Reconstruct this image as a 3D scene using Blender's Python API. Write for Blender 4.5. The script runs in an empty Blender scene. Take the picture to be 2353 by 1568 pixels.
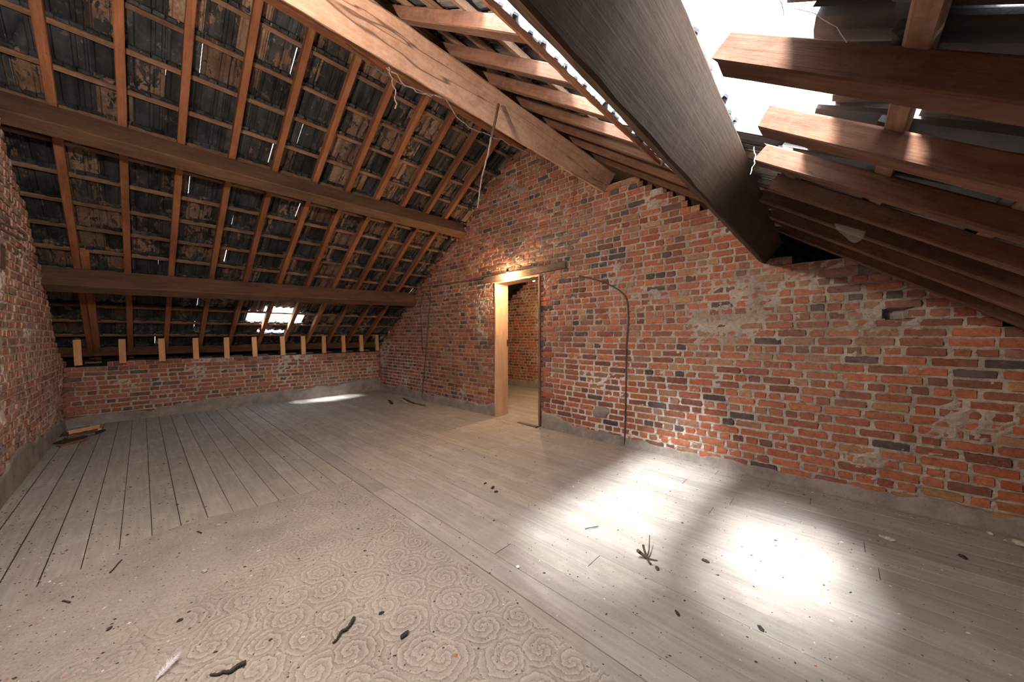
import bpy, math, random
import numpy as np
from mathutils import Vector, Matrix

# ------------------------------------------------------------------ camera
SC = bpy.context.scene
COL = SC.collection
YAW = math.atan2(1930 - 1176.5, 801.0)
cam_d = bpy.data.cameras.new('camera')
cam_d.sensor_width = 36.0
cam_d.lens = 801.0 / 2353.0 * 36.0
cam_d.shift_y = -13.5 / 2353.0
cam_d.clip_start = 0.02
cam = bpy.data.objects.new('camera', cam_d)
COL.objects.link(cam)
cam.location = (7.14, 0.69, 1.2)
cam.rotation_euler = (math.radians(90), 0, YAW)
SC.camera = cam
# ------------------------------------------------------------------ sky, sun, exposure
W = bpy.data.worlds.new('sky'); SC.world = W; W.use_nodes = True
wb = W.node_tree.nodes['Background']
wb.inputs['Color'].default_value = (0.88, 0.94, 1.0, 1)
wb.inputs['Strength'].default_value = 5.0
sun_d = bpy.data.lights.new('sun', 'SUN'); sun_d.energy = 17.5; sun_d.angle = math.radians(16)
sun_d.color = (1.0, 0.97, 0.92)
sun = bpy.data.objects.new('sun', sun_d); COL.objects.link(sun)
sun.rotation_euler = Vector((-0.045, 0.83, -1.5)).to_track_quat('-Z', 'Y').to_euler()
SC.view_settings.view_transform = 'Standard'
SC.view_settings.look = 'None'
SC.view_settings.gamma = 1.0
SC.view_settings.use_curve_mapping = False
SC.view_settings.exposure = 1.28
SC.cycles.max_bounces = 10
SC.cycles.diffuse_bounces = 8
SC.cycles.transparent_max_bounces = 12
SC.cycles.sample_clamp_indirect = 8.0
SC.cycles.use_denoising = True

rnd = random.Random(7)
NP = np.random.RandomState(11)
YG = 4.27      # inner face of the far gable wall
XK = -0.18     # inner face of the knee wall
def zL(x): return 1.259 + 0.672 * x
def zR(x): return 6.70 - 0.696 * x
nL = Vector((-0.672, 0, 1)).normalized(); sL = Vector((1, 0, 0.672)).normalized()
nR = Vector((0.696, 0, 1)).normalized();  sR = Vector((-1, 0, 0.696)).normalized()
XRIDGE = 3.977

# ------------------------------------------------------------------ tags
def tag(o, label=None, cat=None, group=None, kind=None):
    if label: o['label'] = label
    if cat: o['category'] = cat
    if group: o['group'] = group
    if kind: o['kind'] = kind
    return o
def link(name, me, mat=None, parent=None):
    o = bpy.data.objects.new(name, me); COL.objects.link(o)
    if mat is not None and me is not None: me.materials.append(mat)
    if parent: o.parent = parent
    return o
def empty(name, loc=(0, 0, 0)):
    o = bpy.data.objects.new(name, None); COL.objects.link(o); o.location = loc
    o.empty_display_size = 0.1
    return o
def mesh(name, v, f, smooth=False, cols=None):
    me = bpy.data.meshes.new(name)
    me.from_pydata([tuple(p) for p in v], [], f)
    if smooth: me.polygons.foreach_set('use_smooth', [True] * len(me.polygons))
    if cols is not None:
        a = me.attributes.new('Col', 'FLOAT_COLOR', 'POINT')
        a.data.foreach_set('color', np.asarray(cols, dtype=np.float32).ravel())
    me.update()
    return me
ORD = ['', 'first', 'second', 'third', 'fourth', 'fifth', 'sixth', 'seventh', 'eighth', 'ninth', 'tenth', 'eleventh',
       'twelfth', 'thirteenth', 'fourteenth', 'fifteenth', 'sixteenth', 'seventeenth', 'eighteenth']

# ------------------------------------------------------------------ noise in numpy
_T = NP.rand(256, 256)
def vnoise(x, y, seed=0):
    x = np.asarray(x, float) + seed * 17.3; y = np.asarray(y, float) + seed * 9.7
    xi = np.floor(x).astype(int); yi = np.floor(y).astype(int)
    fx = x - xi; fy = y - yi
    fx = fx * fx * (3 - 2 * fx); fy = fy * fy * (3 - 2 * fy)
    g = lambda a, b: _T[a % 256, b % 256]
    return (g(xi, yi) * (1 - fx) + g(xi + 1, yi) * fx) * (1 - fy) + (g(xi, yi + 1) * (1 - fx) + g(xi + 1, yi + 1) * fx) * fy

# ------------------------------------------------------------------ materials
class M:
    def __init__(s, name):
        s.m = bpy.data.materials.new(name); s.m.use_nodes = True
        s.t = s.m.node_tree; s.n = s.t.nodes
        s.b = s.n['Principled BSDF']; s.b.inputs['Specular IOR Level'].default_value = 0.25
        s.b.inputs['Roughness'].default_value = 0.85
    def N(s, typ, **kw):
        n = s.n.new(typ)
        for k, v in kw.items():
            if k in ('op',): n.operation = v
            elif k == 'blend': n.data_type = 'RGBA'; n.blend_type = v
            else: setattr(n, k, v)
        return n
    def L(s, a, b): s.t.links.new(a, b)
    def coord(s, scale=(1, 1, 1), kind='Object', random=False):
        tc = s.N('ShaderNodeTexCoord'); mp = s.N('ShaderNodeMapping')
        mp.inputs['Scale'].default_value = scale
        if random:
            oi = s.N('ShaderNodeObjectInfo'); vm = s.N('ShaderNodeVectorMath', op='MULTIPLY_ADD')
            vm.inputs[1].default_value = (37, 53, 71)
            s.L(oi.outputs['Random'], vm.inputs[0]); s.L(tc.outputs[kind], vm.inputs[2]); s.L(vm.outputs[0], mp.inputs['Vector'])
        else: s.L(tc.outputs[kind], mp.inputs['Vector'])
        return mp.outputs[0]
    def noise(s, vec, scale, detail=4, rough=0.6, dist=0.0):
        n = s.N('ShaderNodeTexNoise'); n.inputs['Scale'].default_value = scale; n.inputs['Detail'].default_value = detail
        n.inputs['Roughness'].default_value = rough; n.inputs['Distortion'].default_value = dist
        s.L(vec, n.inputs['Vector']); return n.outputs['Fac']
    def ramp(s, fac, stops, interp='LINEAR'):
        r = s.N('ShaderNodeValToRGB'); r.color_ramp.interpolation = interp
        e = r.color_ramp.elements
        while len(e) < len(stops): e.new(0.5)
        for i, (p, c) in enumerate(stops):
            e[i].position = p; e[i].color = (c, c, c, 1) if not hasattr(c, '__len__') else (*c, 1)
        s.L(fac, r.inputs['Fac']); return r.outputs['Color']
    def mix(s, fac, a, b, blend='MIX'):
        n = s.N('ShaderNodeMix', blend=blend)
        for sock, v in ((n.inputs[0], fac), (n.inputs[6], a), (n.inputs[7], b)):
            if isinstance(v, (int, float)): sock.default_value = v
            elif isinstance(v, tuple): sock.default_value = (*v, 1)
            else: s.L(v, sock)
        return n.outputs[2]
    def math(s, op, a, b=0.0, c=None, clamp=False):
        n = s.N('ShaderNodeMath', op=op); n.use_clamp = clamp
        for i, v in enumerate((a, b, c)):
            if v is None: continue
            if isinstance(v, (int, float)): n.inputs[i].default_value = v
            else: s.L(v, n.inputs[i])
        return n.outputs[0]
    def bump(s, h, strength=0.5, dist=0.01):
        b = s.N('ShaderNodeBump'); b.inputs['Strength'].default_value = strength; b.inputs['Distance'].default_value = dist
        s.L(h, b.inputs['Height']); s.L(b.outputs[0], s.b.inputs['Normal'])
    def color(s, c):
        if isinstance(c, tuple): s.b.inputs['Base Color'].default_value = (*c, 1)
        else: s.L(c, s.b.inputs['Base Color'])
    def attr(s, name='Col'):
        a = s.N('ShaderNodeAttribute', attribute_name=name); return a.outputs['Color']

def wood(name, c1, c2, c3=None, dust=0.25, dustcol=(0.30, 0.25, 0.21), grain=1.0, rough=0.85, bump=0.5, crack=False):
    m = M(name)
    g = m.coord((1.6, 30 * grain, 30 * grain), random=True)
    g2 = m.coord((1, 3, 3), random=True)
    f = m.noise(g, 2.2, 5, 0.62, 0.35)
    big = m.noise(g2, 2.0, 3, 0.6)
    c = m.ramp(f, [(0.3, c1), (0.68, c2)])
    c = m.mix(m.ramp(big, [(0.35, 0.0), (0.72, 0.85)]), c, c3 or tuple(x * 0.55 for x in c1))
    spk = m.noise(m.coord((8, 30, 30), random=True), 3.0, 4, 0.7)
    c = m.mix(m.ramp(spk, [(0.60, 0.0), (0.72, 0.6)]), c, tuple(x * 0.3 for x in c1))
    fine = m.noise(m.coord((4, 6, 6), random=True), 5.0, 5, 0.75)
    c = m.mix(m.math('MULTIPLY', m.ramp(fine, [(0.42, 0.0), (0.75, 1.0)]), dust), c, dustcol)
    if crack:
        ck = m.noise(m.coord((0.30, 5, 5), random=True), 1.3, 3, 0.5, 0.6)
        c = m.mix(m.ramp(ck, [(0.488, 0.0), (0.4985, 0.9), (0.5015, 0.9), (0.512, 0.0)]), c, tuple(x * 0.22 for x in c1))
    oi = m.N('ShaderNodeObjectInfo')
    v = m.math('MULTIPLY_ADD', oi.outputs['Random'], 0.35, 0.83)
    hs = m.N('ShaderNodeHueSaturation'); m.L(c, hs.inputs['Color']); m.L(v, hs.inputs['Value'])
    m.color(hs.outputs[0]); m.b.inputs['Roughness'].default_value = rough
    m.bump(m.math('ADD', f, m.math('MULTIPLY', spk, 0.5)), bump, 0.004)
    return m.m
MAT = {}
MAT['rafter'] = wood('reddish rafter wood', (0.21, 0.080, 0.036), (0.33, 0.135, 0.062), dust=0.15)
MAT['rafter_dark'] = wood('dark brown rafter wood', (0.085, 0.038, 0.022), (0.16, 0.075, 0.044), dust=0.25, dustcol=(0.20, 0.15, 0.12))
MAT['batten'] = wood('weathered batten wood', (0.16, 0.085, 0.05), (0.27, 0.15, 0.09), dust=0.4)
MAT['purlin'] = wood('brown purlin wood', (0.085, 0.046, 0.028), (0.15, 0.085, 0.052), dust=0.15, dustcol=(0.2, 0.14, 0.10))
MAT['purlin_pale'] = wood('pale whitewashed beam wood', (0.33, 0.19, 0.125), (0.46, 0.30, 0.21), (0.24, 0.13, 0.08), dust=0.5, dustcol=(0.50, 0.37, 0.29), grain=.8, crack=True)
MAT['purlin_grey'] = wood('dusty grey brown beam wood', (0.042, 0.023, 0.012), (0.066, 0.036, 0.020), dust=0.3, dustcol=(0.080, 0.050, 0.032), grain=1.2)
MAT['pine'] = wood('fresh pine wood', (0.50, 0.27, 0.13), (0.66, 0.40, 0.21), (0.50, 0.26, 0.12), dust=0.1)
MAT['jamb'] = wood('pale planed board', (0.48, 0.31, 0.20), (0.62, 0.43, 0.29), (0.40, 0.26, 0.17), dust=0.2)
MAT['oldwood'] = wood('old grey brown timber', (0.12, 0.08, 0.055), (0.21, 0.15, 0.11), dust=0.4)
MAT['char'] = wood('blackened wood', (0.02, 0.015, 0.012), (0.06, 0.045, 0.035), dust=0.2, dustcol=(.2, .17, .14))

def brick_mat(name, dust, dustcol, wash=0.0):
    m = M(name); v = m.coord()
    c = m.attr()
    n1 = m.noise(v, 38, 5, 0.7)
    c = m.mix(1.0, c, m.ramp(n1, [(0.25, 0.55), (0.5, 1.0), (0.8, 1.3)]), 'MULTIPLY')
    n2 = m.noise(v, 110, 3, 0.7)
    c = m.mix(m.ramp(n2, [(0.60, 0.0), (0.70, 0.75)]), c, (0.03, 0.022, 0.018))
    n3 = m.noise(v, 6.0, 6, 0.72)
    c = m.mix(m.math('MULTIPLY', m.ramp(n3, [(0.40, 0.0), (0.68, 1.0)]), dust), c, dustcol)
    n4 = m.noise(v, 55.0, 4, 0.75)
    c = m.mix(m.ramp(n4, [(0.60, 0.0), (0.68, 0.65)]), c, dustcol)
    m.color(c); m.b.inputs['Roughness'].default_value = 0.95; m.b.inputs['Specular IOR Level'].default_value = 0.1
    m.bump(m.math('ADD', m.math('MULTIPLY', n1, 1.0), m.math('MULTIPLY', n2, 0.5)), 0.8, 0.006)
    return m.m
MAT['brick'] = brick_mat('red brick with rough lime mortar', 0.22, (0.34, 0.27, 0.22))
MAT['brick_dusty'] = brick_mat('dusty pinkish brick', 0.78, (0.56, 0.45, 0.41))

def plaster_mat():
    m = M('grey cement render'); v = m.coord()
    n = m.noise(v, 7, 6, 0.7); n2 = m.noise(v, 60, 4, 0.7)
    c = m.ramp(n, [(0.3, (0.17, 0.155, 0.145)), (0.7, (0.34, 0.31, 0.285))])
    c = m.mix(m.ramp(n2, [(0.6, 0.0), (0.72, 0.7)]), c, (0.08, 0.065, 0.055))
    m.color(c); m.bump(m.math('ADD', n, m.math('MULTIPLY', n2, .4)), 0.7, 0.008); return m.m
MAT['plaster'] = plaster_mat()

def floor_mat():
    m = M('dusty grey painted floorboards'); v = m.coord(); g = m.coord((1.2, 14, 1))
    a = m.attr()
    n = m.noise(g, 2.5, 5, 0.6); big = m.noise(v, 0.9, 4, 0.6); mid = m.noise(v, 5, 6, 0.7)
    c = m.ramp(n, [(0.3, (0.255, 0.247, 0.240)), (0.7, (0.370, 0.360, 0.350))])
    c = m.mix(m.ramp(big, [(0.35, 0.0), (0.7, 0.5)]), c, (0.235, 0.205, 0.185))
    c = m.mix(m.ramp(mid, [(0.5, 0.0), (0.75, 0.55)]), c, (0.43, 0.42, 0.405))
    c = m.mix(1.0, c, a, 'MULTIPLY')
    sp = m.noise(v, 95, 3, 0.6)
    c = m.mix(m.ramp(sp, [(0.66, 0.0), (0.71, 0.8)]), c, (0.07, 0.055, 0.045))
    sp2 = m.noise(m.coord((1.3, 1, 1)), 130, 2, 0.5)
    c = m.mix(m.ramp(sp2, [(0.70, 0.0), (0.74, 0.7)]), c, (0.5, 0.47, 0.43))
    m.color(c); m.b.inputs['Roughness'].default_value = 0.8; m.b.inputs['Specular IOR Level'].default_value = 0.12
    m.bump(m.math('ADD', mid, m.math('MULTIPLY', sp, .6)), 0.35, 0.004); return m.m
MAT['floor'] = floor_mat()

def carpet_mat():
    m = M('dust covered swirl patterned sheet'); v = m.coord()
    wn = m.N('ShaderNodeTexNoise'); wn.inputs['Scale'].default_value = 7.0; wn.inputs['Detail'].default_value = 3
    m.L(v, wn.inputs['Vector'])
    wv = m.N('ShaderNodeVectorMath', op='MULTIPLY_ADD'); wv.inputs[1].default_value = (0.05, 0.05, 0)
    m.L(wn.outputs['Color'], wv.inputs[0]); m.L(v, wv.inputs[2])
    def swirl(off, scale, freq):
        ad = m.N('ShaderNodeVectorMath', op='ADD'); ad.inputs[1].default_value = off; m.L(wv.outputs[0], ad.inputs[0])
        vo = m.N('ShaderNodeTexVoronoi', voronoi_dimensions='2D', feature='F1'); vo.inputs['Scale'].default_value = scale
        vo.inputs['Randomness'].default_value = 0.75
        m.L(ad.outputs[0], vo.inputs['Vector'])
        sb = m.N('ShaderNodeVectorMath', op='SUBTRACT'); m.L(ad.outputs[0], sb.inputs[0]); m.L(vo.outputs['Position'], sb.inputs[1])
        sp = m.N('ShaderNodeSeparateXYZ'); m.L(sb.outputs[0], sp.inputs[0])
        r = m.math('SQRT', m.math('ADD', m.math('POWER', m.math('ABSOLUTE', sp.outputs[0]), 2), m.math('POWER', m.math('ABSOLUTE', sp.outputs[1]), 2)))
        th = m.math('ARCTAN2', sp.outputs[1], sp.outputs[0])
        fr = m.noise(v, 55, 3, 0.6)
        e = m.math('ADD', m.math('MULTIPLY', r, freq), m.math('MULTIPLY', th, 2 / (2 * math.pi)))
        e = m.math('ADD', e, m.math('MULTIPLY', m.math('SINE', m.math('ADD', m.math('MULTIPLY', th, 8), m.math('MULTIPLY', r, 75))), 0.07))
        e = m.math('ADD', e, m.math('MULTIPLY', fr, 0.9))
        return m.math('FRACT', e)
    s1 = swirl((0, 0, 0), 6.4, 36.0)
    line = m.ramp(s1, [(0.0, 0.0), (0.5, 0.35), (0.86, 1.0), (0.93, 0.75), (1.0, 0.0)])
    sx = m.N('ShaderNodeSeparateXYZ'); m.L(v, sx.inputs[0])
    gr = m.math('MULTIPLY_ADD', sx.outputs[0], .30, -1.62)
    gr = m.math('ADD', gr, m.math('MULTIPLY', sx.outputs[1], .28))
    mask = m.ramp(m.math('ADD', m.noise(v, 1.6, 4, 0.6), gr), [(0.48, 0.10), (0.85, 1.0)])
    n = m.noise(v, 3, 5, 0.65); fine = m.noise(v, 120, 3, 0.7)
    base = m.ramp(n, [(0.3, (0.21, 0.198, 0.19)), (0.7, (0.32, 0.305, 0.293))])
    c = m.mix(m.math('MULTIPLY', m.math('MULTIPLY', line, mask), 0.55), base, (0.47, 0.44, 0.40))
    dk = m.ramp(s1, [(0.0, 1.0), (0.18, 0.0)])
    c = m.mix(m.math('MULTIPLY', m.math('MULTIPLY', dk, mask), 0.45), c, (0.10, 0.088, 0.08))
    c = m.mix(m.ramp(fine, [(0.35, 0.35), (0.5, 0.0), (0.6, 0.0)]), c, (0.12, 0.10, 0.09))
    c = m.mix(m.ramp(fine, [(0.62, 0.0), (0.72, 0.5)]), c, (0.5, 0.47, 0.43))
    sp = m.noise(v, 80, 2, 0.5)
    c = m.mix(m.ramp(sp, [(0.70, 0.0), (0.74, 0.85)]), c, (0.05, 0.045, 0.045))
    m.color(c); m.b.inputs['Roughness'].default_value = 0.85
    m.bump(m.math('ADD', m.math('MULTIPLY', m.math('MULTIPLY', line, mask), .7), fine), 0.35, 0.003); return m.m
MAT['carpet'] = carpet_mat()

def tile_mat():
    m = M('blackened roof tile underside'); v = m.coord(); a = m.attr()
    vs = m.coord((1.0, 2.2, 1.0))
    n = m.noise(vs, 9, 5, 0.65, 0.6); n2 = m.noise(v, 45, 4, 0.7); n3 = m.noise(vs, 4.5, 4, 0.6, 0.4)
    base = m.ramp(n3, [(0.3, (0.010, 0.011, 0.012)), (0.75, (0.060, 0.062, 0.066))])
    # second channel of Col: how peeled this tile is
    sep = m.N('ShaderNodeSeparateColor'); m.L(a, sep.inputs[0])
    thr = m.math('ADD', n, m.math('MULTIPLY', sep.outputs[1], 0.34))
    peel = m.ramp(thr, [(0.70, 0.0), (0.72, 1.0)])
    tan = m.ramp(n2, [(0.3, (0.12, 0.072, 0.046)), (0.6, (0.24, 0.165, 0.12)), (0.8, (0.42, 0.34, 0.28))])
    tan = m.mix(m.ramp(n3, [(0.4, 0.0), (0.65, 1.0)]), tan, (0.13, 0.075, 0.045))
    c = m.mix(m.math('MULTIPLY', peel, sep.outputs[2]), base, tan)
    n5 = m.noise(v, 18, 5, 0.75)
    c = m.mix(m.ramp(n5, [(0.58, 0.0), (0.74, 0.6)]), c, (0.20, 0.19, 0.18))
    c = m.mix(m.math('MULTIPLY', m.math('SUBTRACT', 1.0, sep.outputs[2]), .55), c, (0.17, 0.172, 0.178))  # paler grey mixed in for right-slope tiles, painting in light off the floor
    c = m.mix(1.0, c, m.ramp(sep.outputs[0], [(0, 0.55), (1, 1.45)]), 'MULTIPLY')
    m.color(c); m.b.inputs['Roughness'].default_value = 0.62; m.b.inputs['Specular IOR Level'].default_value = 0.35
    m.bump(m.math('ADD', m.math('MULTIPLY', peel, .6), n5), 0.5, 0.006); return m.m
MAT['tile'] = tile_mat()

def plain(name, col, rough=0.8, metal=0.0, nscale=40, var=0.4):
    m = M(name); v = m.coord(); n = m.noise(v, nscale, 4, 0.65)
    m.color(m.ramp(n, [(0.3, tuple(c * (1 - var) for c in col)), (0.7, tuple(min(1, c * (1 + var)) for c in col))]))
    m.b.inputs['Roughness'].default_value = rough; m.b.inputs['Metallic'].default_value = metal
    m.bump(n, 0.3, 0.003); return m.m
MAT['cable'] = plain('grey brown cable sheath', (0.075, 0.062, 0.052), 0.6)
MAT['rust'] = plain('rusty iron', (0.10, 0.05, 0.03), 0.8, 0.3)
MAT['darkslab'] = plain('dark roof boarding', (0.03, 0.027, 0.025), 0.9)
MAT['white'] = plain('white fluff', (0.78, 0.80, 0.84), 0.9, var=0.1)
MAT['rubble'] = plain('pale mortar rubble', (0.45, 0.42, 0.38), 0.95)
MAT['droppings'] = plain('blackish dried clump', (0.04, 0.037, 0.036), 0.8)
MAT['twig'] = plain('dark brown twig', (0.05, 0.042, 0.03), 0.8)
MAT['leaf'] = plain('dull dry leaf', (0.06, 0.05, 0.03), 0.8)
MAT['socket'] = plain('black bakelite', (0.02, 0.02, 0.02), 0.4)
MAT['void'] = plain('black closing boarding', (0.012, 0.011, 0.010), 0.95)

def web_mat(name, alpha, col=(0.75, 0.76, 0.78), holes=True, scale=30.0):
    m = M(name); v = m.coord(); n = m.noise(v, scale, 5, 0.7)
    out = m.n['Material Output']
    df = m.N('ShaderNodeBsdfDiffuse'); df.inputs['Color'].default_value = (*col, 1)
    tl = m.N('ShaderNodeBsdfTranslucent'); tl.inputs['Color'].default_value = (*col, 1)
    mx = m.N('ShaderNodeMixShader'); mx.inputs[0].default_value = 0.6
    m.L(df.outputs[0], mx.inputs[1]); m.L(tl.outputs[0], mx.inputs[2])
    tr = m.N('ShaderNodeBsdfTransparent'); m2 = m.N('ShaderNodeMixShader')
    if holes: m.L(m.ramp(n, [(0.3, alpha), (0.5, alpha * .8), (0.72, alpha * .15)]), m2.inputs[0])
    else: m2.inputs[0].default_value = alpha
    m.L(tr.outputs[0], m2.inputs[1]); m.L(mx.outputs[0], m2.inputs[2]); m.L(m2.outputs[0], out.inputs['Surface'])
    return m.m
MAT['web'] = web_mat('dusty cobweb film', 0.95, holes=True, scale=22)
MAT['webthin'] = web_mat('thin cobweb film', 0.35, (0.6, 0.58, 0.56), scale=25)
MAT['strand'] = plain('dusty cobweb strand', (0.15, 0.115, 0.09), 0.95)
def glow(name, col, st):
    m = M(name); m.color((0.9, 0.8, 0.6)); m.b.inputs['Emission Color'].default_value = (*col, 1)
    m.b.inputs['Emission Strength'].default_value = st; return m.m
MAT['bulb'] = glow('lit bulb glass', (1.0, 0.62, 0.30), 60.0)

# ------------------------------------------------------------------ geometry helpers
def frame(p, x, z):
    x = Vector(x).normalized(); z = Vector(z); z = (z - x * z.dot(x)).normalized(); y = z.cross(x)
    return Matrix(((x.x, y.x, z.x, p[0]), (x.y, y.y, z.y, p[1]), (x.z, y.z, z.z, p[2]), (0, 0, 0, 1)))
def beam_mesh(name, L, w, h, h1=None, w1=None, seg=0.18, jit=0.002, ch=0.005, seed=0, rag=0.0, sag=0.0, bevel=0.0):
    """prism along +X from the centre of its bottom edge; chamfered, slightly uneven"""
    r = np.random.RandomState(seed); n = max(2, int(L / seg)) + 1
    h1 = h if h1 is None else h1; w1 = w if w1 is None else w1
    v = []; f = []
    for i in range(n):
        t = i / (n - 1); H = h + (h1 - h) * t; Wd = (w + (w1 - w) * t) / 2; c = min(ch, H * .2, Wd * .4)
        sec = [(-Wd + c, 0), (Wd - c, 0), (Wd, c), (Wd, H - c), (Wd - c, H), (-Wd + c, H), (-Wd, H - c), (-Wd, c)]
        dx = 0.0
        for y, z in sec:
            if rag and i in (0, n - 1): dx = r.uniform(-rag, rag)
            if bevel and i == 0: dx = bevel * z / H
            v.append((t * L + dx, y + r.uniform(-jit, jit), z - sag * math.sin(math.pi * t) + r.uniform(-jit, jit)))
        if i:
            a = (i - 1) * 8; b = i * 8
            for k in range(8): f.append((a + k, a + (k + 1) % 8, b + (k + 1) % 8, b + k))
    f.append(tuple(range(7, -1, -1))); f.append(tuple(range((n - 1) * 8, n * 8)))
    return mesh(name, v, f)
_bs = [100]
def beam(name, p0, p1, w, h, up, mat, parent=None, **kw):
    _bs[0] += 1
    p0 = Vector(p0); p1 = Vector(p1)
    me = beam_mesh(name, (p1 - p0).length, w, h, seed=_bs[0], **kw)
    o = link(name, me, mat, parent); o.matrix_world = frame(p0, p1 - p0, up)
    return o
def tube_geo(pts, r, sides=6, v=None, f=None, taper=None):
    v = [] if v is None else v; f = [] if f is None else f
    pts = [Vector(p) for p in pts]; n = len(pts); base = len(v)
    for i, p in enumerate(pts):
        d = (pts[min(i + 1, n - 1)] - pts[max(i - 1, 0)]).normalized()
        a = d.cross(Vector((0, 0, 1)) if abs(d.z) < 0.9 else Vector((1, 0, 0))).normalized(); b = d.cross(a)
        rr = r if taper is None else r * (taper[0] + (taper[1] - taper[0]) * i / (n - 1))
        for k in range(sides):
            t = 2 * math.pi * k / sides; v.append(p + a * math.cos(t) * rr + b * math.sin(t) * rr)
        if i:
            q = base + (i - 1) * sides
            for k in range(sides): f.append((q + k, q + (k + 1) % sides, q + sides + (k + 1) % sides, q + sides + k))
    f.append(tuple(base + k for k in range(sides))[::-1]); f.append(tuple(base + (n - 1) * sides + k for k in range(sides)))
    return v, f
def smooth_path(pts, n=8, jit=0.0, seed=0):
    r = random.Random(seed); P = [Vector(p) for p in pts]; P = [P[0]] + P + [P[-1]]; out = []
    for i in range(1, len(P) - 2):
        for k in range(n):
            t = k / n; a, b, c, d = P[i - 1:i + 3]
            q = 0.5 * ((2 * b) + (c - a) * t + (2 * a - 5 * b + 4 * c - d) * t * t + (3 * b - a - 3 * c + d) * t ** 3)
            out.append(q + Vector((r.uniform(-jit, jit), r.uniform(-jit, jit), r.uniform(-jit, jit))))
    out.append(P[-1]); return out
def tube(name, pts, r, mat, parent=None, sides=7, taper=None, n=8, jit=0.0, seed=0):
    v, f = tube_geo(smooth_path(pts, n, jit, seed), r, sides, taper=taper)
    return link(name, mesh(name, v, f, True), mat, parent)
def rock(name, loc, s, mat, seed=0, flat=0.6, parent=None):
    r = np.random.RandomState(seed); v = []; f = []; nu, nv = 9, 6
    v.append((0, 0, -s[2]))
    for j in range(1, nv):
        ph = math.pi * j / nv - math.pi / 2
        for i in range(nu):
            th = 2 * math.pi * i / nu; k = 1 + r.uniform(-.22, .22)
            v.append((math.cos(th) * math.cos(ph) * s[0] * k, math.sin(th) * math.cos(ph) * s[1] * k, math.sin(ph) * s[2] * k))
    v.append((0, 0, s[2])); top = len(v) - 1
    for i in range(nu): f.append((0, 1 + (i + 1) % nu, 1 + i)); f.append((top, top - nu + i, top - nu + (i + 1) % nu))
    for j in range(nv - 2):
        a = 1 + j * nu; b = a + nu
        for i in range(nu): f.append((a + i, a + (i + 1) % nu, b + (i + 1) % nu, b + i))
    o = link(name, mesh(name, v, f), mat, parent); o.location = (loc[0], loc[1], loc[2] + s[2] * .85)
    o.rotation_euler = (0, 0, r.uniform(0, 6.28)); return o

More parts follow.
